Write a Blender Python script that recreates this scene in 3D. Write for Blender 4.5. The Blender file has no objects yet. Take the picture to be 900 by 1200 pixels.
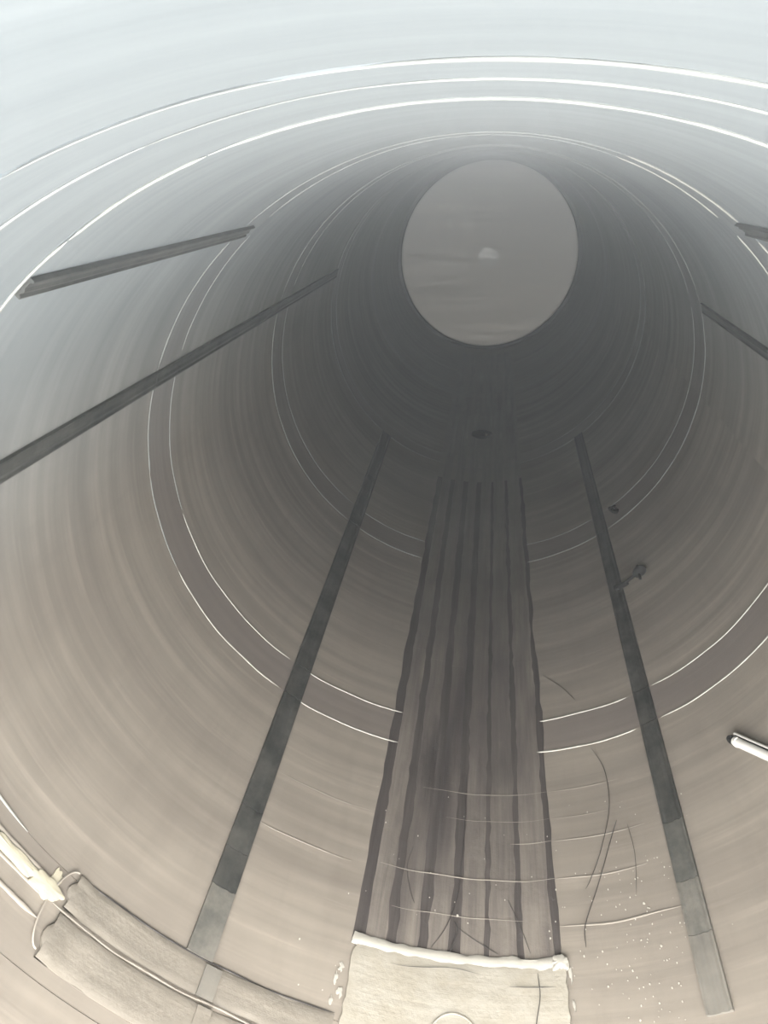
import bpy, bmesh, math, random
from mathutils import Vector, noise
random.seed(7)
R = 1.2                                   # inner radius of the tube in metres
scene = bpy.context.scene
rad = math.radians

# ------------------------------------------------------------------ camera
cam_data = bpy.data.cameras.new('camera')
cam = bpy.data.objects.new('camera', cam_data)
scene.collection.objects.link(cam)
cam_data.sensor_fit = 'VERTICAL'
cam_data.sensor_height = 24.0
cam_data.lens = 24.0 * 780.87 / 1200.0
cam_data.clip_start = 0.005
cam_data.clip_end = 100
cam.location = (0.0153 * R, 0.0, 0.937 * R)
cam.rotation_euler = (rad(90 - 27.71), 0, rad(8.479))
scene.camera = cam

# ------------------------------------------------------------------ daylight
MOUTH = -0.28                             # the open end of the tube, behind the camera
SKY_STRENGTH = 29
world = bpy.data.worlds.new('overcast_sky')
scene.world = world
world.use_nodes = True
nt = world.node_tree
nt.nodes.clear()
wo = nt.nodes.new('ShaderNodeOutputWorld')
bg = nt.nodes.new('ShaderNodeBackground')
tc = nt.nodes.new('ShaderNodeTexCoord')
sx = nt.nodes.new('ShaderNodeSeparateXYZ')
rp = nt.nodes.new('ShaderNodeValToRGB')
mp = nt.nodes.new('ShaderNodeMapRange')
mp.inputs[1].default_value = -1.0
mp.inputs[2].default_value = 1.0
nt.links.new(tc.outputs['Generated'], sx.inputs[0])
nt.links.new(sx.outputs['Z'], mp.inputs[0])
nt.links.new(mp.outputs[0], rp.inputs[0])
# overcast sky: three times brighter overhead than at the horizon, over pale ground
el = rp.color_ramp.elements
el[0].position = 0.0; el[0].color = (0.43, 0.445, 0.445, 1)
el[1].position = 1.0; el[1].color = (1.0, 0.97, 0.91, 1)
e_ = el.new(0.495); e_.color = (0.43, 0.445, 0.445, 1)
e_ = el.new(0.505); e_.color = (0.45, 0.445, 0.43, 1)
nt.links.new(rp.outputs[0], bg.inputs['Color'])
bg.inputs['Strength'].default_value = SKY_STRENGTH
nt.links.new(bg.outputs[0], wo.inputs['Surface'])

pd = bpy.data.lights.new('daylight_through_open_end', 'AREA')
pd.shape = 'SQUARE'
pd.size = 2.05 * R
pd.cycles.is_portal = True
po = bpy.data.objects.new('daylight_through_open_end', pd)
scene.collection.objects.link(po)
po.location = (0, (MOUTH - 0.01) * R, 0)
po.rotation_euler = (rad(90), 0, 0)       # aims along +Y, into the tube

# ------------------------------------------------------------------ colour
vs = scene.view_settings
vs.view_transform = 'Standard'
vs.look = 'None'
vs.gamma = 1.0
vs.use_curve_mapping = False
vs.exposure = 0.0
scene.cycles.max_bounces = 10
scene.cycles.diffuse_bounces = 6
scene.cycles.glossy_bounces = 6
scene.cycles.volume_bounces = 2
scene.cycles.sample_clamp_indirect = 8
scene.cycles.use_denoising = True
scene.cycles.volume_step_rate = 2.0
scene.cycles.volume_max_steps = 64
HAZE_LOW, HAZE_TOP, HAZE_H, HAZE_DEEP = 0.0002, 0.085, 0.055 * R, 0.020    # scattering per metre low down, extra under the ceiling, its layer depth

# ------------------------------------------------------------------ materials
def mat(name, base, alt=None, metallic=0.0, rough=0.5, streak='round', amount=0.5, bump=0.1,
        dust=None, dust_amt=0.0, blotch=1.6, warm=None, spots=(), spec=0.5):
    m = bpy.data.materials.new(name)
    m.use_nodes = True
    n, l = m.node_tree.nodes, m.node_tree.links
    b = n['Principled BSDF']
    b.inputs['Metallic'].default_value = metallic
    b.inputs['Specular IOR Level'].default_value = spec
    uv = n.new('ShaderNodeUVMap'); uv.uv_map = 'UVMap'
    def tex(sx, sy, scale, detail=6, rough_=0.6, off=0.0):
        mm = n.new('ShaderNodeMapping'); mm.inputs['Scale'].default_value = (sx, sy, 1)
        mm.inputs['Location'].default_value = (off, off * 1.7, 0)
        l.new(uv.outputs[0], mm.inputs[0])
        t = n.new('ShaderNodeTexNoise'); t.inputs['Scale'].default_value = scale
        t.inputs['Detail'].default_value = detail; t.inputs['Roughness'].default_value = rough_
        l.new(mm.outputs[0], t.inputs['Vector'])
        return t.outputs['Fac']
    def ramp(f, a, bb):
        r = n.new('ShaderNodeMapRange'); r.inputs[1].default_value = a; r.inputs[2].default_value = bb
        l.new(f, r.inputs[0]); return r.outputs[0]
    def mix(f, c1, c2):
        x = n.new('ShaderNodeMix'); x.data_type = 'RGBA'
        if isinstance(f, float): x.inputs[0].default_value = f
        else: l.new(f, x.inputs[0])
        for i, c in ((6, c1), (7, c2)):
            if isinstance(c, tuple): x.inputs[i].default_value = (*c, 1)
            else: l.new(c, x.inputs[i])
        return x.outputs[2]
    def mul(f, k):
        x = n.new('ShaderNodeMath'); x.operation = 'MULTIPLY'; x.use_clamp = True
        l.new(f, x.inputs[0])
        if isinstance(k, float): x.inputs[1].default_value = k
        else: l.new(k, x.inputs[1])
        return x.outputs[0]
    s = tex(0.55, 14, 1.0) if streak == 'round' else tex(22, 0.9, 1.0, 7, 0.65)
    s2 = tex(0.9, 50, 1.0, 3, 0.5, 3.1) if streak == 'round' else tex(70, 2.0, 1.0, 4, 0.6, 3.1)
    bl = tex(1, 1, blotch, 8, 0.62, 5.3)
    alt = alt or tuple(c * 0.6 for c in base)
    col = mix(mul(ramp(s, 0.35, 0.68), amount), base, alt)
    col = mix(mul(ramp(s2, 0.45, 0.7), amount * 0.28), col, alt)
    col = mix(mul(ramp(bl, 0.42, 0.72), amount * 0.8), col, alt)
    if streak == 'long':
        col = mix(mul(ramp(tex(48, 1.1, 1.0, 6, 0.7, 1.3), 0.52, 0.66), amount * 0.55), col, alt)
    if streak == 'round':
        s3 = tex(0.35, 4.5, 1.0, 4, 0.5, 7.7)
        col = mix(mul(ramp(s3, 0.42, 0.66), amount * 0.6), col, alt)
    if warm:                                   # warmer tone mixed in towards the lower half
        g = n.new('ShaderNodeNewGeometry'); sp = n.new('ShaderNodeSeparateXYZ')
        l.new(g.outputs['Position'], sp.inputs[0])
        col2 = mix(mul(ramp(s, 0.35, 0.68), amount), warm[0], warm[1])
        col2 = mix(mul(ramp(s3, 0.42, 0.66), amount * 0.7), col2, warm[1])
        col2 = mix(mul(ramp(bl, 0.42, 0.72), amount * 0.8), col2, warm[1])
        col2 = mix(mul(ramp(tex(9, 1.1, 1.0, 8, 0.7, 2.2), 0.5, 0.75), amount * 0.5), col2, warm[1])
        col2 = mix(mul(ramp(tex(1.2, 24, 1.0, 5, 0.6, 6.2), 0.55, 0.75), amount * 0.55), col2, tuple(min(1, c * 1.45) for c in warm[0]))
        hz = n.new('ShaderNodeMapRange'); hz.interpolation_type = 'SMOOTHSTEP'
        hz.inputs[1].default_value = 1.0; hz.inputs[2].default_value = -0.1
        l.new(sp.outputs['Z'], hz.inputs[0])
        col = mix(hz.outputs[0], col, col2)
    if dust:
        d = tex(1, 1, 7.0, 9, 0.7, 9.2)
        col = mix(mul(ramp(d, 0.5 - dust_amt * 0.35, 0.75 - dust_amt * 0.2), min(1.0, 0.35 + dust_amt)), col, dust)
    for a_, z_, ra, rz, k, c in spots:          # dried spills and broad darker areas, soft edged, broken up along the sheet
        su = n.new('ShaderNodeVectorMath'); su.operation = 'SUBTRACT'; su.inputs[1].default_value = (rad(a_) * R, z_ * R, 0)
        l.new(uv.outputs[0], su.inputs[0])
        sc_ = n.new('ShaderNodeVectorMath'); sc_.operation = 'MULTIPLY'; sc_.inputs[1].default_value = (1 / (rad(ra) * R), 1 / (rz * R), 0)
        l.new(su.outputs[0], sc_.inputs[0])
        ln = n.new('ShaderNodeVectorMath'); ln.operation = 'LENGTH'; l.new(sc_.outputs[0], ln.inputs[0])
        sn = tex(26, 3.2, 1.0, 7, 0.6, a_ * 0.13)
        adn = n.new('ShaderNodeMath'); adn.operation = 'ADD'; l.new(ln.outputs['Value'], adn.inputs[0])
        sb = n.new('ShaderNodeMath'); sb.operation = 'MULTIPLY_ADD'; sb.inputs[1].default_value = 2.2; sb.inputs[2].default_value = -1.1
        l.new(sn, sb.inputs[0]); l.new(sb.outputs[0], adn.inputs[1])
        mk = ramp(adn.outputs[0], 1.35, 0.45)
        col = mix(mul(mk, k), col, c)
    l.new(col, b.inputs['Base Color'])
    rr = n.new('ShaderNodeMapRange'); rr.inputs[3].default_value = rough - 0.1; rr.inputs[4].default_value = rough + 0.14
    l.new(s, rr.inputs[0]); l.new(rr.outputs[0], b.inputs['Roughness'])
    if bump:
        bp = n.new('ShaderNodeBump'); bp.inputs['Strength'].default_value = bump
        bp.inputs['Distance'].default_value = 0.01
        l.new(s, bp.inputs['Height'])
        bp2 = n.new('ShaderNodeBump'); bp2.inputs['Strength'].default_value = bump * 1.5
        bp2.inputs['Distance'].default_value = 0.02
        l.new(bl, bp2.inputs['Height']); l.new(bp.outputs[0], bp2.inputs['Normal'])
        l.new(bp2.outputs[0], b.inputs['Normal'])
    return m

M_SHELL = mat('brushed_tube_metal', (0.22, 0.235, 0.242), (0.145, 0.16, 0.167), 0.0, 0.60, amount=0.50, bump=0.07, spec=0.25,
              warm=((0.25, 0.222, 0.188), (0.125, 0.109, 0.095)),
              spots=[(-107.3, 1.42, 2.2, 0.10, 0.7, (0.05, 0.045, 0.043)), (-65, 1.17, 2.6, 0.09, 0.5, (0.07, 0.063, 0.058)), (-66.8, 1.63, 1.2, 0.05, 0.6, (0.05, 0.045, 0.043)),
                     (-61.0, 1.66, 1.6, 0.03, 0.6, (0.05, 0.045, 0.043)), (-105, 0.98, 1.8, 0.12, 0.5, (0.08, 0.072, 0.065)), (-46.2, 1.16, 3.0, 0.16, 0.5, (0.085, 0.078, 0.07)),
                     (-152, 0.90, 2.6, 0.035, 0.7, (0.07, 0.066, 0.06)), (-62, 1.0, 4.0, 0.12, 0.3, (0.09, 0.08, 0.07)), (-68.5, 1.15, 1.6, 0.1, 0.5, (0.08, 0.07, 0.065))])
M_TOPBEAD = mat('grey_weld_metal', (0.37, 0.37, 0.345), (0.26, 0.26, 0.24), 0.2, 0.45, amount=0.6, bump=0.15)
M_FAINT = mat('faint_weld_metal', (0.27, 0.275, 0.27), (0.21, 0.215, 0.21), 0.0, 0.6, amount=0.6, bump=0.15)
M_FARSTRIP = mat('haze_painted_strip_metal', (0.055, 0.058, 0.055), (0.035, 0.037, 0.036), 0.0, 0.6, streak='long', amount=0.6, bump=0.1)  # lighter copy for the far strip ends, fading in haze put into the colour
M_SEAM = mat('dull_weld_metal', (0.22, 0.222, 0.21), (0.15, 0.152, 0.145), 0.0, 0.6, amount=0.5, bump=0.15)
M_BAND = mat('band_metal', (0.215, 0.225, 0.23), (0.15, 0.158, 0.165), 0.1, 0.5, amount=0.4, bump=0.12, spec=0.3,
             warm=((0.205, 0.18, 0.158), (0.135, 0.118, 0.108)))
M_HEAD = mat('end_head_metal', (0.95, 0.90, 0.83), (0.86, 0.81, 0.75), 0.95, 0.36, amount=0.4, bump=0.05)
M_BOSS = mat('bright_centre_boss', (0.97, 0.95, 0.91), (0.85, 0.82, 0.77), 0.95, 0.30, amount=0.5, bump=0.0)
M_BEAD = mat('bright_weld_metal', (0.42, 0.41, 0.37), (0.26, 0.25, 0.22), 0.3, 0.42, amount=0.5, bump=0.15)
M_RIDGE = mat('dusty_scratch_ridge', (0.29, 0.26, 0.225), (0.22, 0.2, 0.17), 0.0, 0.6, amount=0.5, bump=0.1)
M_STRIP = mat('dark_strip_metal', (0.024, 0.026, 0.024), (0.012, 0.013, 0.0125), 0.0, 0.6, streak='long', amount=0.6, bump=0.1,
              dust=(0.085, 0.082, 0.074), dust_amt=0.38)
M_STRIPD = mat('dusty_strip_metal', (0.062, 0.065, 0.06), (0.038, 0.041, 0.039), 0.1, 0.6, streak='long', amount=0.6, bump=0.15,
               dust=(0.17, 0.158, 0.138), dust_amt=0.6)
M_STRIPM = mat('part_dusty_strip_metal', (0.042, 0.046, 0.043), (0.026, 0.029, 0.028), 0.0, 0.6, streak='long', amount=0.6, bump=0.12,
               dust=(0.12, 0.113, 0.1), dust_amt=0.45)
M_STRIPE = mat('pale_strip_end', (0.16, 0.15, 0.132), (0.10, 0.095, 0.086), 0.1, 0.5, streak='long', amount=0.6, bump=0.15,
               dust=(0.21, 0.195, 0.17), dust_amt=0.4)
M_PLANK = mat('stained_floor_metal', (0.22, 0.196, 0.168), (0.105, 0.091, 0.083), 0.0, 0.5, streak='long', amount=1.0, bump=0.4,
              dust=(0.18, 0.162, 0.14), dust_amt=0.1, blotch=2.2,
              spots=[(-91.5, 1.80, 2.4, 0.30, 0.9, (0.022, 0.019, 0.019)), (-94.0, 1.72, 3.2, 0.16, 0.75, (0.022, 0.019, 0.019)), (-88.0, 2.12, 1.6, 0.36, 0.7, (0.022, 0.019, 0.019)),
                     (-91.0, 1.50, 2.6, 0.16, 0.6, (0.022, 0.019, 0.019)), (-86, 1.85, 15, 0.50, 0.55, (0.05, 0.042, 0.042)), (-87, 2.6, 17, 0.7, 0.45, (0.05, 0.043, 0.041)), (-87, 1.35, 14, 0.22, 0.35, (0.06, 0.052, 0.05)), (-97, 1.3, 2.0, 0.25, 0.35, (0.022, 0.019, 0.019)), (-80, 1.7, 4.0, 0.1, 0.4, (0.022, 0.019, 0.019))])
M_BASE = mat('joint_residue_and_rim_shade', (0.080, 0.069, 0.064), (0.030, 0.025, 0.024), 0.0, 0.7, streak='long', amount=1.0, bump=0.3)
M_STAIN = mat('dark_dried_stain', (0.045, 0.040, 0.039), (0.026, 0.023, 0.023), 0.0, 0.65, streak='long', amount=0.8, bump=0.3)
M_PLATE = mat('cream_plate', (0.30, 0.275, 0.228), (0.225, 0.205, 0.168), 0.0, 0.6, streak='round', amount=0.55, bump=0.35,
              dust=(0.35, 0.335, 0.30), dust_amt=0.25, blotch=4)
M_LIP = mat('pale_torn_lip', (0.36, 0.345, 0.31), (0.28, 0.265, 0.23), 0.0, 0.6, amount=0.5, bump=0.4)
M_PATCH = mat('patch_sheet_metal', (0.24, 0.216, 0.182), (0.165, 0.148, 0.126), 0.05, 0.42, amount=0.9, bump=0.3, blotch=5)
M_PASTE = mat('cream_sealing_paste', (0.42, 0.39, 0.3), (0.33, 0.3, 0.235), 0.0, 0.5, amount=0.5, bump=0.5)
M_BLACK = mat('black_rubber', (0.010, 0.010, 0.010), None, 0.0, 0.85, amount=0.3, bump=0.05)
M_WIRE = mat('thin_dark_wire', (0.045, 0.041, 0.039), None, 0.0, 0.6, amount=0.3, bump=0)
M_CHROME = mat('polished_steel', (0.95, 0.93, 0.88), (0.85, 0.83, 0.78), 0.35, 0.22, streak='long', amount=0.2, bump=0.02)
M_FLAKE = mat('white_flakes', (0.42, 0.4, 0.35), None, 0.0, 0.6, amount=0.1, bump=0)

# ------------------------------------------------------------------ helpers
def P(a, z, r=1.0):
    a = rad(a)
    return Vector((R * r * math.cos(a), R * z, R * r * math.sin(a)))
def link(name, bm, m, parent=None, smooth=True):
    me = bpy.data.meshes.new(name)
    bmesh.ops.recalc_face_normals(bm, faces=bm.faces)
    bm.to_mesh(me); bm.free()
    if m: me.materials.append(m)
    if smooth:
        me.polygons.foreach_set('use_smooth', [True] * len(me.polygons))
        try: me.set_sharp_from_angle(angle=rad(38))
        except Exception: pass
    o = bpy.data.objects.new(name, me)
    scene.collection.objects.link(o)
    if parent: o.parent = parent
    return o
def empty(name, loc=(0, 0, 0)):
    o = bpy.data.objects.new(name, None)
    o.empty_display_size = 0.1
    scene.collection.objects.link(o); o.location = loc
    return o
def tag(o, label=None, cat=None, group=None, kind=None):
    if label: o['label'] = label
    if cat: o['category'] = cat
    if group: o['group'] = group
    if kind: o['kind'] = kind
    return o
def recentre(root, children):
    """put the root at its children's base without moving them"""
    for c in children: c.parent = root
def nz_(a, z, s, seed=0):
    return noise.noise(Vector((a * s, z * s, seed)))
def patch(name, a0, a1, z0, z1, h, m, parent=None, back=1.012, na=None, nz=None, hf=None, edge=None, bev=0.0, base=1.0):
    """a curved solid sheet lying on the tube wall: angle a0..a1, distance z0..z1, proud by h (in R)"""
    na = na or max(2, int(abs(a1 - a0) / 2)); nz = nz or max(2, int((z1 - z0) / 0.08))
    bm = bmesh.new(); uvl = bm.loops.layers.uv.new('UVMap'); uvd = {}
    full = abs(a1 - a0) >= 359.9
    def pos(i, j):
        a = a0 + (a1 - a0) * i / na; z = z0 + (z1 - z0) * j / nz
        if edge and (i in (0, na) or j in (0, nz)):
            da, dz = edge(a, z, i, j, na, nz); a += da; z += dz
        return a, z
    top, bot = {}, {}
    ni = na if full else na + 1
    for i in range(ni):
        for j in range(nz + 1):
            a, z = pos(i, j)
            hh = h + (hf(a, z, i / na, j / nz) if hf else 0)
            if bev and ((not full and i in (0, na)) or j in (0, nz)): hh = max(hh - bev, 0.0006)
            top[i, j] = v = bm.verts.new(P(a, z, base - hh)); uvd[v] = (rad(a) * R, z * R)
            if i in (0, na) or j in (0, nz) or full:
                if j in (0, nz) or not full:
                    bot[i, j] = w = bm.verts.new(P(a, z, back)); uvd[w] = (rad(a) * R + 0.01, z * R + 0.01)
    I = lambda i: i % na if full else i
    for i in range(na):
        for j in range(nz):
            bm.faces.new((top[I(i), j], top[I(i + 1), j], top[I(i + 1), j + 1], top[I(i), j + 1]))
        for j in (0, nz):
            bm.faces.new((top[I(i), j], top[I(i + 1), j], bot[I(i + 1), j], bot[I(i), j]))
    if full:
        for i in range(na): bm.faces.new((bot[i, 0], bot[I(i + 1), 0], bot[I(i + 1), nz], bot[i, nz]))
    else:
        for j in range(nz):
            for i in (0, na):
                bm.faces.new((top[i, j], top[i, j + 1], bot[i, j + 1], bot[i, j]))
        for i in range(na):
            pass
        ring = [bot[i, 0] for i in range(na + 1)] , [bot[i, nz] for i in range(na + 1)]
        for i in range(na):
            bm.faces.new((ring[0][i], ring[0][i + 1], ring[1][i + 1], ring[1][i]))
    for f in bm.faces:
        us = [uvd[lp.vert][0] for lp in f.loops]
        wrap = max(us) - min(us) > math.pi * R
        for lp in f.loops:
            u, v = uvd[lp.vert]
            if wrap and u < sum(us) / len(us): u += 2 * math.pi * R
            lp[uvl].uv = (u, v)
    return link(name, bm, m, parent)
def tube(name, pts, rr, m, parent=None, seg=8, taper=None, flat=1.0):
    """a bent round bar through points (metres); rr may taper at its ends"""
    bm = bmesh.new(); uvl = bm.loops.layers.uv.new('UVMap'); uvd = {}; rings = []; s = 0
    for k, p in enumerate(pts):
        t = (pts[min(k + 1, len(pts) - 1)] - pts[max(k - 1, 0)]).normalized()
        inward = Vector((-p.x, 0, -p.z))
        inward = inward - t * inward.dot(t)
        inward = inward.normalized() if inward.length > 1e-6 else Vector((1, 0, 0))
        side = t.cross(inward).normalized()
        if k: s += (p - pts[k - 1]).length
        q = rr * (taper(k / (len(pts) - 1)) if taper else 1)
        ring = []
        for i in range(seg):
            an = 2 * math.pi * i / seg
            v = bm.verts.new(p + side * math.cos(an) * q + inward * math.sin(an) * q * flat)
            uvd[v] = (i / seg * 0.1, s); ring.append(v)
        rings.append(ring)
    for a, b in zip(rings, rings[1:]):
        for i in range(seg): bm.faces.new((a[i], a[(i + 1) % seg], b[(i + 1) % seg], b[i]))
    bm.faces.new(rings[0]); bm.faces.new(rings[-1][::-1])
    for f in bm.faces:
        for lp in f.loops: lp[uvl].uv = uvd[lp.vert]
    return link(name, bm, m, parent)
def bead(name, a0, a1, z, w, m, parent, wob=0.002, flat=0.8, seed=0, fade=0.06, lift=0.0):
    n = max(6, int(abs(a1 - a0) / 1.0)); pts = []
    for k in range(n + 1):
        a = a0 + (a1 - a0) * k / n
        pts.append(P(a, z + wob * nz_(a, z, 0.12, seed) * 2, 0.9985 - lift))
    tp = (lambda t: 0.25 + 0.75 * min(1, t / fade, (1 - t) / fade) * (0.85 + 0.3 * noise.noise(Vector((t * 40, seed, 3))))) if fade else None
    return tube(name, pts, w * R, m, parent, 8, tp, flat)
def wire(name, az, w, m, parent=None, lift=0.003, sub=6):
    """a thin wire lying on the tube wall, through (angle, distance) points, smoothed"""
    pts = []
    for k in range(len(az) - 1):
        p0 = az[max(k - 1, 0)]; p1 = az[k]; p2 = az[k + 1]; p3 = az[min(k + 2, len(az) - 1)]
        for s in range(sub):
            t = s / sub
            q = [0.5 * (2 * p1[i] + (p2[i] - p0[i]) * t + (2 * p0[i] - 5 * p1[i] + 4 * p2[i] - p3[i]) * t * t
                        + (3 * p1[i] - p0[i] - 3 * p2[i] + p3[i]) * t ** 3) for i in (0, 1)]
            pts.append(P(q[0], q[1], 1 - lift))
    pts.append(P(az[-1][0], az[-1][1], 1 - lift))
    return tube(name, pts, w * R * 0.75, m, parent, 6, lambda t: 0.5 + 0.5 * min(1, t / 0.15, (1 - t) / 0.15))

# ------------------------------------------------------------------ the tube wall, course by course
wall = tag(empty('wall_tube'), 'long round grey metal tube seen from its open end', kind='structure')
LEN = 7.86
def oil(a, z, u, v):                                            # the sheets are not perfectly true
    return 0.0016 * nz_(math.cos(rad(a)) * 40, z * 20 + math.sin(rad(a)) * 40, 0.05, 2)
courses = [(MOUTH, 0.545), (0.66, 0.86), (0.86, 1.785), (1.94, 3.09), (3.27, 4.42), (4.58, 6.05), (6.2, LEN)]
for k, (z0, z1) in enumerate(courses):
    patch('shell_section', 0, 360, z0 + 0.0008, z1 - 0.0008, 0.0, M_SHELL, wall, 1.03, 180, None, oil)
for z0, z1 in [(0.545, 0.66), (1.785, 1.94), (3.09, 3.27), (4.42, 4.58), (6.05, 6.2)]:
    patch('ring_band', 0, 360, z0 + 0.0008, z1 - 0.0008, 0.001, M_SHELL if z0 < 1 else M_BAND, wall, 1.036, 180, 2, None)
# weld beads at the edges of the bands; they stop at the crossing strips and at the floor planks
def beads(z, w, spans, seed, wob=0.002, m=M_BEAD):
    for a0, a1 in spans: bead('weld_bead', a0, a1, z, w, m, wall, wob, 0.8, seed + a0 * 0.01)
beads(0.545, 0.0022, [(-35, 99)], 1, m=M_TOPBEAD)
beads(0.545, 0.0014, [(98, 112)], 1, m=M_SEAM)
beads(0.545, 0.0018, [(112, 205)], 1, m=M_FAINT)
beads(0.665, 0.0022, [(-35, 96)], 2, m=M_TOPBEAD)
beads(0.665, 0.0012, [(95, 108)], 2, m=M_SEAM)
beads(0.665, 0.0026, [(108, 205)], 2, m=M_FAINT)
beads(0.862, 0.0030, [(-35, 51), (51.5, 109), (109.2, 122), (122.2, 141), (141.2, 203)], 3, 0.003, m=M_TOPBEAD)
beads(1.785, 0.0034, [(-66.5, -51.5), (-46, -12), (41, 50.5), (54.5, 72), (197, 230), (235.5, 258.6)], 4, 0.003)
beads(1.785, 0.0028, [(-12, 21), (24.5, 41), (72, 126.5), (131, 155), (159.5, 176), (177, 196)], 4, 0.003, M_SEAM)
beads(1.940, 0.0034, [(-71, -52), (-46, -12), (41, 50.5), (54.5, 72), (189, 230), (235.5, 258.4)], 5, 0.003)
beads(1.940, 0.0028, [(-12, 21), (24.5, 41), (72, 126.5), (131, 155), (159.5, 188)], 5, 0.003, M_SEAM)
beads(1.788, 0.0042, [(-72.3, -62.0)], 15)
beads(3.09, 0.0040, [(-71, -49), (-45.4, 21), (24.5, 156), (160, 229.6), (234.6, 256)], 6, m=M_SEAM)
beads(3.27, 0.0036, [(-71, -49), (-45.4, 21), (24.5, 156), (160, 229.6), (234.6, 256)], 7, m=M_SEAM)
beads(4.42, 0.0032, [(-71, 257)], 8, m=M_SEAM)
beads(4.58, 0.0032, [(-71, 257)], 9, m=M_SEAM)
# dull ridges of scraped residue on the near floor
for a0, a1, z0, w in [(-95, -57, 1.61, .0022), (-78, -54, 1.425, .0026), (-101, -55, 1.30, .0034), (-72, -51, 1.16, .0040), (-126, -106, 1.28, .0030),
                      (-124, -104, 1.47, .0018), (-90, -60, 1.505, .0014), (-98, -76, 1.18, .0022)]:
    for b0, b1, lf in ((a0, -103.7, 0), (-103.6, -70.5, 0.0034), (-70.4, a1, 0)):
        c0, c1 = max(a0, b0), min(a1, b1)
        if lf: c0, c1 = max(c0, -103.6), min(c1, -70.5)
        if c1 - c0 > 1.5: bead('residue_ridge', c0, c1, z0, w * (0.6 if lf else 0.85), M_RIDGE, wall, 0.004, 0.3, z0, 0.3, lf)
# double ridge entering low on the left
for z0, w in ((0.825, .0045), (0.79, .0035), (0.75, .0050)):
    bead('residue_ridge', -172, -149, z0, w, M_RIDGE, wall, 0.004, 0.8, z0, 0.1)
# loading flange round the open end, behind the camera
patch('mouth_flange', 0, 360, MOUTH - 0.06, MOUTH, 0.0, M_BAND, wall, 1.12, 180, 2)

# ------------------------------------------------------------------ dished far end
head = tag(empty('wall_end', (0, LEN * R, 0)), 'pale dished end closing the far end of the tube', kind='structure')
def revolve(name, prof, m, parent, n=96, y0=0.0):
    bm = bmesh.new(); uvl = bm.loops.layers.uv.new('UVMap'); uvd = {}; rings = []
    for (r, y) in prof:
        if r < 1e-5:
            v = bm.verts.new((0, y, 0)); uvd[v] = (0, 0); rings.append([v] * n); continue
        ring = []
        for i in range(n):
            an = 2 * math.pi * i / n
            v = bm.verts.new((r * math.cos(an), y, r * math.sin(an)))
            uvd[v] = (r * math.cos(an), r * math.sin(an)); ring.append(v)
        rings.append(ring)
    for a, b in zip(rings, rings[1:]):
        for i in range(n):
            vs_ = []
            for v in (a[i], a[(i + 1) % n], b[(i + 1) % n], b[i]):
                if v not in vs_: vs_.append(v)
            if len(vs_) > 2:
                try: bm.faces.new(vs_)
                except ValueError: pass
    for f in bm.faces:
        for lp in f.loops: lp[uvl].uv = uvd[lp.vert]
    o = link(name, bm, m, parent); o.location.y = y0
    return o
def dish(t):    # 0 centre .. 1 rim
    return 0.06 * R * (1 - t * t)
inner = [(R * 0.956 * t, dish(t)) for t in [0, .08, .16, .24, .32, .4, .5, .6, .7, .8, .9, .96, 1]]
outer = [(r_, y + 0.02) for r_, y in inner[::-1]]
revolve('dished_head', inner + outer, M_HEAD, head)
# knuckle step between shell and head, recess shade put into its dark colour
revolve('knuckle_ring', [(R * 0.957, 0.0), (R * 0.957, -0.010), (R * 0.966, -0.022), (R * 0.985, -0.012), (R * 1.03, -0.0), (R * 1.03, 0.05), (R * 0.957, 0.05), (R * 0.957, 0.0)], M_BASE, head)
revolve('head_rim', [(R * 0.949, 0.002), (R * 0.950, -0.006), (R * 0.957, -0.010), (R * 0.963, -0.004), (R * 0.963, 0.01), (R * 0.949, 0.002)], M_HEAD, head)
revolve('centre_boss', [(0, -0.005), (R * 0.05, -0.005), (R * 0.11, -0.0035), (R * 0.112, 0.02), (0, 0.02)], M_BOSS, head, 48, 0.06 * R - 0.002)

# ------------------------------------------------------------------ the planked strip along the bottom
floor = tag(empty('floor'), 'dark stained planked strip along the bottom of the tube', kind='structure')
GROOVES = [-102.5, -97.4, -92.2, -87.1, -82.0, -76.8, -71.2]
GW = [2.0, 1.6, 1.8, 1.8, 0.9, 1.0, 1.1]
patch('joint_bed', GROOVES[0] - GW[0] / 2, GROOVES[-1] + GW[-1] / 2, 1.055, 4.17, 0.0012, M_BASE, floor, 1.006, 24, 60,
      edge=lambda a, z, i, j, na, nz: (0.5 * nz_(a, z * 10, 0.8, 1) + 0.25 * nz_(a, z * 40, .8, 7), 0))
patch('joint_bed', GROOVES[0] - GW[0] / 2, GROOVES[-1] + GW[-1] / 2, 4.175, 7.6, 0.0012, M_BAND, floor, 1.006, 24, 30)
cuts = [1.03, 2.30, 4.165]
for k in range(6):
    for j in range(len(cuts)):
        z0 = cuts[j] + (0.05 * math.sin(k * 2.3 + j) if 0 < j < 2 else 0)
        z1 = (cuts[j + 1] + (0.05 * math.sin(k * 2.3 + j + 1) if j + 1 < 2 else 0)) if j < 2 else 7.6
        ph = k * 3.7
        def rag(a, z, i, j_, na, nz, ph=ph):
            return ((0.35 * nz_(ph, z * 7, 1.0, ph) + 0.32 * nz_(ph, z * 24, 1.0, i * 3)) * (1 if i in (0, na) else 0), 0)
        patch('floor_plank', GROOVES[k] + GW[k] / 2, GROOVES[k + 1] - GW[k + 1] / 2, z0 + 0.0005, z1 - 0.0005, 0.0034, M_PLANK, floor,
              0.9995, 2, max(4, int((z1 - z0) / 0.04)), edge=rag, bev=0.001)
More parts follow.
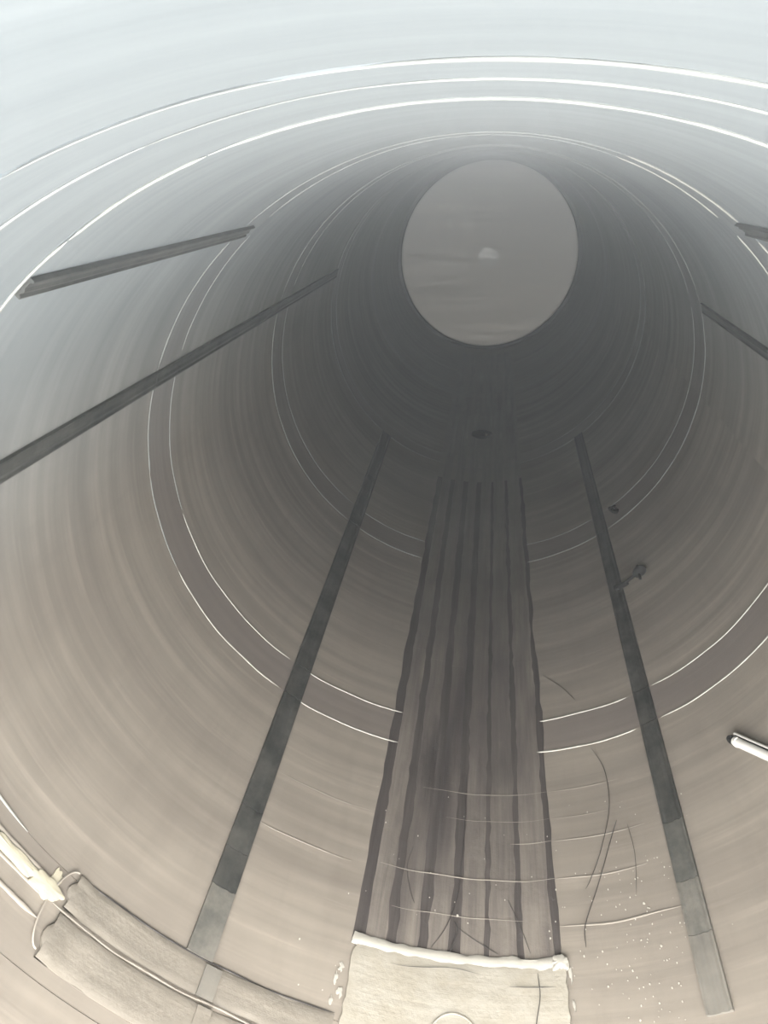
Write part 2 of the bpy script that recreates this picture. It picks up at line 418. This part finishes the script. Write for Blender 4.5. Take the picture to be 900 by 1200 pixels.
# small drain in the floor
drain = revolve('drain', [(0, 0.004), (0.05, 0.004), (0.06, 0.0), (0.085, -0.012), (0.1, -0.004), (0.105, 0.01), (0, 0.01)], M_BLACK, floor, 32)
drain.rotation_euler = (rad(-90), 0, rad(0)); drain.location = P(-87, 5.07, 0.992)
# dried stains spilling over planks
def blob(name, a, z, ra, rz, h, m, parent, seed, jag=0.5, n=40):
    bm = bmesh.new(); uvl = bm.loops.layers.uv.new('UVMap'); uvd = {}
    c = bm.verts.new(P(a, z, 1 - h)); uvd[c] = (rad(a) * R, z * R)
    r1, r2, r3 = [], [], []
    for i in range(n):
        t = 2 * math.pi * i / n
        k = 1 + jag * noise.noise(Vector((math.cos(t) * 2.1, math.sin(t) * 2.1, seed))) + jag * .18 * noise.noise(Vector((math.cos(t) * 7, math.sin(t) * 7, seed)))
        for f, ring, hh in ((0.55, r1, h), (1.0, r2, h * 0.8), (1.02, r3, -0.002)):
            aa, zz = a + ra * k * f * math.cos(t), z + rz * k * f * math.sin(t)
            v = bm.verts.new(P(aa, zz, 1 - hh)); uvd[v] = (rad(aa) * R, zz * R); ring.append(v)
    for i in range(n):
        j = (i + 1) % n
        bm.faces.new((c, r1[i], r1[j])); bm.faces.new((r1[i], r2[i], r2[j], r1[j])); bm.faces.new((r2[i], r3[i], r3[j], r2[j]))
    bm.faces.new(r3[::-1])
    for f in bm.faces:
        for lp in f.loops: lp[uvl].uv = uvd[lp.vert]
    return link(name, bm, m, parent)

# ------------------------------------------------------------------ dark strips running along the tube
def strip(label, a, wdt, spans, seed, lean=0.0):
    """spans = (z0, z1, material, part name); a low channel with a raised rim"""
    root = tag(empty('metal_strip'), label, 'metal strip', 'dark strips along the tube wall')
    for z0, z1, m, nm in spans:
        def hf(aa, z, u, v):
            return 0.0035 if (u < 0.14 or u > 0.86) else (0.0022 if abs(u - 0.62) < 0.07 else 0)
        def am(aa): return aa
        o = patch(nm, a - wdt / 2, a + wdt / 2, z0, z1, 0.006, m, root, 0.9995, 12, max(3, int((z1 - z0) / 0.06)), hf, None, 0.001)
        if lean:
            me = o.data
            for v in me.vertices:
                y = v.co.y / R
                t = rad(lean * (y - 0.9))
                c, s = math.cos(t), math.sin(t)
                v.co.x, v.co.z = v.co.x * c - v.co.z * s, v.co.x * s + v.co.z * c
    return root
D, DU, E_ = M_STRIP, M_STRIPD, M_STRIPE
strip('long dark strip along the lower left of the tube, ending at the creased sheet', -125.6, 4.3,
      [(0.876, 1.048, DU, 'dusty_section'), (1.05, 1.16, D, 'strip_section'), (1.162, 1.30, D, 'strip_section'), (1.302, 1.783, D, 'strip_section'), (1.787, 1.94, D, 'strip_section'),
       (1.943, 3.09, D, 'strip_section'), (3.093, 3.7, D, 'strip_section'), (3.702, 4.42, M_FARSTRIP, 'haze_painted_section')], 1, -0.9)
strip('dark strip along the lower right of the tube, with the small bracket on it', -49.6, 3.6,
      [(0.905, 1.08, E_, 'pale_end'), (1.082, 1.22, DU, 'dusty_section'), (1.222, 1.40, M_STRIPM, 'part_dusty_section'), (1.402, 1.783, D, 'strip_section'), (1.787, 1.94, D, 'strip_section'), (1.943, 3.09, D, 'strip_section'), (3.093, 3.7, D, 'strip_section'), (3.702, 4.42, M_FARSTRIP, 'haze_painted_section')], 2, 1.1)
strip('dark strip halfway up the left wall of the tube', 156.5, 3.1, [(0.87, 1.783, D, 'strip_section'), (1.943, 3.09, D, 'strip_section'), (3.093, 3.7, D, 'strip_section'), (3.702, 4.42, M_FARSTRIP, 'haze_painted_section'), (1.787, 1.94, D, 'strip_section')], 3, 1.6)
strip('short dark strip high on the left, from the bright ring to the double ring', 128.2, 2.2, [(0.872, 1.86, D, 'strip_section')], 4, 0.9)
strip('short dark strip high on the right, reaching the double ring', 54.3, 2.2, [(0.872, 1.80, D, 'strip_section')], 5, -1.2)
strip('dark strip halfway up the right wall of the tube, past the double ring', 23.3, 2.4, [(0.87, 1.783, D, 'strip_section'), (1.787, 1.94, D, 'strip_section'), (1.943, 3.05, D, 'strip_section')], 6)

# ------------------------------------------------------------------ small bracket on the right strip
br = tag(empty('bracket', P(-44.8, 2.56, 0.995)), 'small dark bracket with a knob sticking out of the lower right strip', 'bracket')
def local(o, root):
    o.parent = root; o.matrix_parent_inverse = root.matrix_world.inverted()
bpy.context.view_layer.update()
a1 = tube('arm', [P(-46.8, 2.57, 0.990), P(-45, 2.565, 0.984), P(-42.9, 2.56, 0.978), P(-40.8, 2.555, 0.972)], 0.0085, M_BLACK, None, 8)
f1 = tube('foot', [P(-47.6, 2.575, 0.992), P(-46.5, 2.57, 0.990), P(-44.2, 2.56, 0.986)], 0.019, M_BLACK, None, 10, lambda t: 1 - 0.35 * t)
k1 = tube('knob', [P(-41.4, 2.555, 0.974), P(-40.6, 2.555, 0.972), P(-39.4, 2.55, 0.966), P(-38.5, 2.545, 0.962), P(-38.0, 2.545, 0.96)], 0.028, M_BLACK, None, 12,
          lambda t: 0.45 + 0.55 * math.sin(math.pi * min(1, t * 0.9 + 0.1)))
p1 = tube('pin', [P(-39.9, 2.60, 0.970), P(-40.0, 2.55, 0.969), P(-40.2, 2.50, 0.968)], 0.007, M_BLACK, None, 8)
g1 = tube('foot_pad', [P(-46.6, 2.57, 0.9995), P(-46.6, 2.57, 0.988)], 0.02, M_BLACK, None, 12)
for o in (a1, f1, k1, p1, g1): local(o, br)
nb = tube('stud', [P(-41.3, 3.19, 1.0), P(-41.3, 3.19, 0.992), P(-41.3, 3.19, 0.978), P(-41.3, 3.19, 0.972)], 0.036, M_BLACK, None, 14, lambda t: 1 - 0.25 * t * t)
tag(nb, 'small dark round stud on the far ring beside the lower right strip', 'stud')

# ------------------------------------------------------------------ bright steel tube low on the right
st = tag(empty('steel_tube', P(-30, 1.44, 0.98)), 'bright polished steel tube with a black end lying on the right wall', 'tube')
bpy.context.view_layer.update()
path = [P(-33.4 + 17 * t, 1.52 - 0.42 * t, 0.975 + 0.003 * math.sin(t * 3)) for t in [i / 12 for i in range(13)]]
b1 = tube('tube_body', path, 0.0165, M_CHROME, None, 20)
d = (path[0] - path[1]).normalized()
b2 = tube('end_collar', [path[0] - d * 0.004, path[0] + d * 0.006, path[0] + d * 0.012], 0.0185, M_CHROME, None, 20, lambda t: 1 - 0.12 * t)
b3 = tube('end_plug', [path[0] + d * 0.010, path[0] + d * 0.030, path[0] + d * 0.042], 0.0175, M_BLACK, None, 16, lambda t: 1 - 0.4 * t * t)
sad = tube('support_pad', [P(-24, 1.298, 1.0), P(-24, 1.298, 0.979)], 0.012, M_BLACK, None, 12)
grv = tube('dark_joint', [p + Vector((0.0, 0.020, 0.003)) for p in path[:]], 0.0085, M_BLACK, None, 10)
rim = tube('side_rod', [p + Vector((0.0, 0.033, 0.005)) for p in path[:]], 0.0060, M_CHROME, None, 10)
for o in (b1, b2, b3, sad, grv, rim): local(o, st)

# ------------------------------------------------------------------ cream plate at the bottom of the picture
cp = tag(empty('cover_plate', P(-86.5, 0.8, 0.998)), 'cream rectangular plate with torn edges at the near end of the floor', 'plate')
bpy.context.view_layer.update()
def torn(a, z, i, j, na, nz):
    da = dz = 0
    if i == 0: da = 1.1 * nz_(5, z * 30, 1.0, 4) + 0.6 * nz_(5, z * 110, 1, 8)
    if i == na: da = 0.35 * nz_(9, z * 40, 1.0, 5)
    if j == nz: dz = 0.006 * nz_(a, 3, 0.3, 5) + 0.004 * nz_(a, 3, 1.1, 6)
    return da, dz
slope = lambda a: 0.0
q1 = patch('plate_sheet', -103.0, -70.0, 0.55, 1.052, 0.0095, M_PLATE, None, 0.9985, 40, 26,
           lambda a, z, u, v: 0.0015 * nz_(a, z * 12, 0.4, 1) + 0.0008 * nz_(a, z * 40, 1.0, 2), torn, 0.002)
q2 = patch('torn_lip', -103.4, -69.6, 1.048, 1.078, 0.0100, M_LIP, None, 0.9985, 48, 4,
           lambda a, z, u, v: 0.003 * nz_(a, z * 12, 0.5, 7), lambda a, z, i, j, na, nz: (0.3 * nz_(a, z * 50, 1, 3) if i in (0, na) else 0, 0.008 * nz_(a, 1, 0.35, 9) + 0.004 * nz_(a, 1, 1.3, 2) if j in (0, nz) else 0), 0.003)
q3 = blob('corner_tear', -70.6, 1.062, 1.2, 0.018, 0.016, M_LIP, None, 5, 0.8)
q4 = tube('pressed_ring', [P(-86.5 + 3.6 * math.cos(t), 0.865 + 0.062 * math.sin(t), 0.9895) for t in [2 * math.pi * i / 32 for i in range(33)]], 0.0028, M_PLATE, None, 6)
q5 = bead('score_line', -78.5, -71.5, 1.0, 0.0012, M_WIRE, None, 0.002, 0.6, 2, 0.3, 0.0118)
q6 = bead('score_line', -97, -83, 1.026, 0.0010, M_WIRE, None, 0.006, 0.6, 5, 0.3, 0.0122)
qs = [blob('torn_scrap', a_, z_, ra, rz, 0.003, M_LIP, None, a_, 1.3, 14) for a_, z_, ra, rz in
      ((-104.3, 0.985, 0.35, 0.012), (-104.8, 0.955, 0.3, 0.016), (-103.9, 0.925, 0.45, 0.012), (-104.9, 0.90, 0.3, 0.010), (-69.3, 1.03, 0.25, 0.02), (-69.2, 0.96, 0.2, 0.012))]
for o in [q1, q2, q3, q4, q5, q6] + qs: local(o, cp)

# ------------------------------------------------------------------ creased cover sheet over the seam, lower left
cs = tag(empty('seam_cover', P(-126, 0.79, 0.998)), 'creased translucent-looking metal sheet over the seam at the lower left', 'cover sheet')
bpy.context.view_layer.update()
def dent(a, z, u, v):
    return 0.0045 * nz_(a, z * 30, 0.22, 6) + 0.006 * math.exp(-((u - 0.05) / 0.035) ** 2) * (1 if v < .6 else .6)
rnd = lambda a, z, i, j, na, nz: ((3.0 * (2 * j / nz - 1) ** 2 if i == 0 else 0), 0)
def seam_z(a):   # the sheet is wider at its left end
    return 0
s1 = patch('upper_sheet', -147.5, -104, 0.797, 0.872, 0.006, M_PATCH, None, 0.9985, 60, 8, dent, rnd, 0.003)
s2 = patch('lower_sheet', -147.5, -104, 0.690, 0.783, 0.007, M_PATCH, None, 0.9985, 60, 8, dent, rnd, 0.003)
s3 = bead('seam_ridge', -148.5, -104, 0.788, 0.0026, M_PATCH, None, 0.003, 0.8, 4, 0.05, 0.0065)
s4 = tube('end_loop', [P(-147.2 - 2.2 * math.cos(t), 0.787 + 0.085 * math.sin(t), 0.993) for t in [-math.pi / 2 + math.pi * i / 24 for i in range(25)]], 0.0026, M_RIDGE, None, 8)
s5 = bead('sheet_edge', -146, -104, 0.874, 0.0022, M_WIRE, None, 0.002, 0.5, 6, 0.1, 0.001)
s6 = patch('pale_trace', -124.2, -121.6, 0.797, 0.866, 0.0105, M_STRIPE, None, 0.9985, 4, 6, None, None, 0.001)
s7 = patch('pale_trace', -123.4, -121.2, 0.692, 0.780, 0.0115, M_PATCH, None, 0.9985, 4, 6, None, None, 0.001)
for o in (s1, s2, s3, s4, s5, s6, s7): local(o, cs)
pa = tag(empty('sealing_paste', P(-151, 0.80, 1.0)), 'ragged lump of cream sealing paste where the lower left ridges meet the sheet', 'paste')
bpy.context.view_layer.update()
e1 = blob('paste_lump', -150.5, 0.805, 2.8, 0.019, 0.011, M_PASTE, None, 2, 0.4)
e2 = blob('paste_smear', -156.5, 0.806, 7.0, 0.013, 0.008, M_PASTE, None, 6, 0.45)
e3 = blob('paste_spike', -149.6, 0.823, 0.8, 0.03, 0.005, M_PASTE, None, 9, 0.9)
for o in (e1, e2, e3): local(o, pa)

# ------------------------------------------------------------------ thin wires and hairline debris on the near floor
W = [
 ('long thin dark wire curving down the middle planks to the cream plate', [(-86.6, 1.70), (-86.5, 1.5), (-86.6, 1.36), (-87.0, 1.25), (-88.6, 1.15), (-90.8, 1.085)], .0016),
 ('thin dark wire bent like a bow right of the planks', [(-61.0, 1.76), (-59.2, 1.66), (-59.4, 1.52), (-62.0, 1.38), (-64.5, 1.29), (-65.6, 1.26)], .0014),
 ('thin dark wire slanting to the right edge of the cream plate', [(-58.6, 1.46), (-60.2, 1.40), (-63.4, 1.27), (-66.3, 1.16), (-66.6, 1.10)], .0017),
 ('fine dark hair left of the cream plate top, on the planks', [(-95.6, 1.38), (-96.2, 1.31), (-95.2, 1.24), (-94.2, 1.20)], .0013),
 ('short dark twist standing above the middle of the cream plate', [(-87.3, 1.165), (-86.8, 1.14), (-87.4, 1.10), (-87.7, 1.082)], .0026),
 ('thin slanting thread from the dark twist to the plate edge', [(-86.5, 1.145), (-83.5, 1.115), (-80.2, 1.085)], .0011),
 ('thin dark thread lying across the right part of the cream plate', [(-74.2, 1.035), (-74.0, 0.98), (-74.7, 0.92), (-75.0, 0.87)], .0014),
 ('faint dark hair left of the rightmost groove, above the cream plate', [(-78.6, 1.24), (-76.6, 1.16), (-75.2, 1.09)], .0010),
 ('faint upright dark line right of the slanting wire', [(-56.9, 1.44), (-56.6, 1.34), (-57.6, 1.22)], .0009),
 ('thin diagonal scratch-like wire above the right end of the double ring', [(-69.5, 2.19), (-65.5, 2.10), (-62.8, 2.01)], .0014),
]
for lb, pts, w in W:
    tag(wire('wire', pts, w, M_WIRE, None, 0.0125 if 'lying across' in lb else 0.0042), lb, 'wire', 'thin wires on the near floor')

# white flakes scattered over the near floor
bm = bmesh.new(); bm.loops.layers.uv.new('UVMap')
for k in range(190):
    if k < 120: a = random.gauss(-60, 6); z = random.uniform(0.86, 1.32)
    else: a = random.uniform(-112, -45); z = random.uniform(0.88, 1.6)
    if -104 < a < -69 and z < 1.1: continue
    s = random.uniform(0.0009, 0.0028) * (1.6 if random.random() < 0.08 else 1)
    lift = 0.0045 if -104 < a < -69 else 0.0006
    vs0 = []
    n = 5; ph = random.random() * 6
    for i in range(n):
        t = ph + 2 * math.pi * i / n; k2 = s * random.uniform(0.6, 1.2)
        vs0.append((a + math.degrees(k2 * math.cos(t) / R), z + k2 * math.sin(t) / R * 1.3))
    up = [bm.verts.new(P(x, y, 1 - lift - 0.0012)) for x, y in vs0]
    dn = [bm.verts.new(P(x, y, 1 - lift)) for x, y in vs0]
    bm.faces.new(up); bm.faces.new(dn[::-1])
    for i in range(n): bm.faces.new((up[i], up[(i + 1) % n], dn[(i + 1) % n], dn[i]))
tag(link('flakes', bm, M_FLAKE, None, False), 'tiny white flakes scattered over the near floor of the tube', 'debris', kind='stuff')

# ------------------------------------------------------------------ haze filling the tube
hm = bpy.data.materials.new('thin_grey_haze'); hm.use_nodes = True
n = hm.node_tree.nodes; n.clear()
ho = n.new('ShaderNodeOutputMaterial'); hs = n.new('ShaderNodeVolumeScatter'); ha = n.new('ShaderNodeVolumeAbsorption'); ad = n.new('ShaderNodeAddShader')
hs.inputs['Color'].default_value = (0.945, 0.965, 0.985, 1);  hs.inputs['Anisotropy'].default_value = 0.0
ha.inputs['Density'].default_value = 0.0
L_ = hm.node_tree.links
gp = n.new('ShaderNodeNewGeometry'); sp = n.new('ShaderNodeSeparateXYZ'); L_.new(gp.outputs['Position'], sp.inputs[0])
def mth(op, a, b=None):
    x = n.new('ShaderNodeMath'); x.operation = op
    for i, q in enumerate((a, b)):
        if q is None: continue
        if isinstance(q, (int, float)): x.inputs[i].default_value = q
        else: L_.new(q, x.inputs[i])
    return x.outputs[0]
# the haze has risen: dense under the top of the tube, thin at the bottom
dn_ = mth('ADD', mth('MULTIPLY', mth('EXPONENT', mth('DIVIDE', mth('SUBTRACT', sp.outputs['Z'], 0.937 * R), HAZE_H)), HAZE_TOP), HAZE_LOW)
mr_ = n.new('ShaderNodeMapRange'); mr_.interpolation_type = 'SMOOTHSTEP'      # fresh air near the open end, thicker further in
mr_.inputs[1].default_value = 0.6; mr_.inputs[2].default_value = 3.8; mr_.inputs[3].default_value = 0.0; mr_.inputs[4].default_value = HAZE_DEEP
L_.new(sp.outputs['Y'], mr_.inputs[0])
dn_ = mth('ADD', dn_, mr_.outputs[0])
L_.new(dn_, hs.inputs['Density'])
L_.new(mth('MULTIPLY', mr_.outputs[0], 8.5), ha.inputs['Density'])        # absorption added to darken the deeper part of the tube
ha.inputs['Color'].default_value = (0.0, 0.0, 0.0, 1)
L_.new(hs.outputs[0], ad.inputs[0]); L_.new(ha.outputs[0], ad.inputs[1])
L_.new(ad.outputs[0], ho.inputs['Volume'])
bm = bmesh.new()
rings = []
for y, r in [(MOUTH * R, 1.01), (LEN * R, 1.01), (LEN * R + 0.02, 0.95), (LEN * R + 0.1, 0.72), (LEN * R + 0.17, 0.4)]:
    rings.append([bm.verts.new((R * r * math.cos(2 * math.pi * i / 64), y, R * r * math.sin(2 * math.pi * i / 64))) for i in range(64)])
for a, b in zip(rings, rings[1:]):
    for i in range(64): bm.faces.new((a[i], a[(i + 1) % 64], b[(i + 1) % 64], b[i]))
bm.faces.new(rings[0]); bm.faces.new(rings[-1][::-1])
tag(link('haze', bm, hm, None, False), 'thin grey haze filling the whole tube', 'haze', kind='stuff')
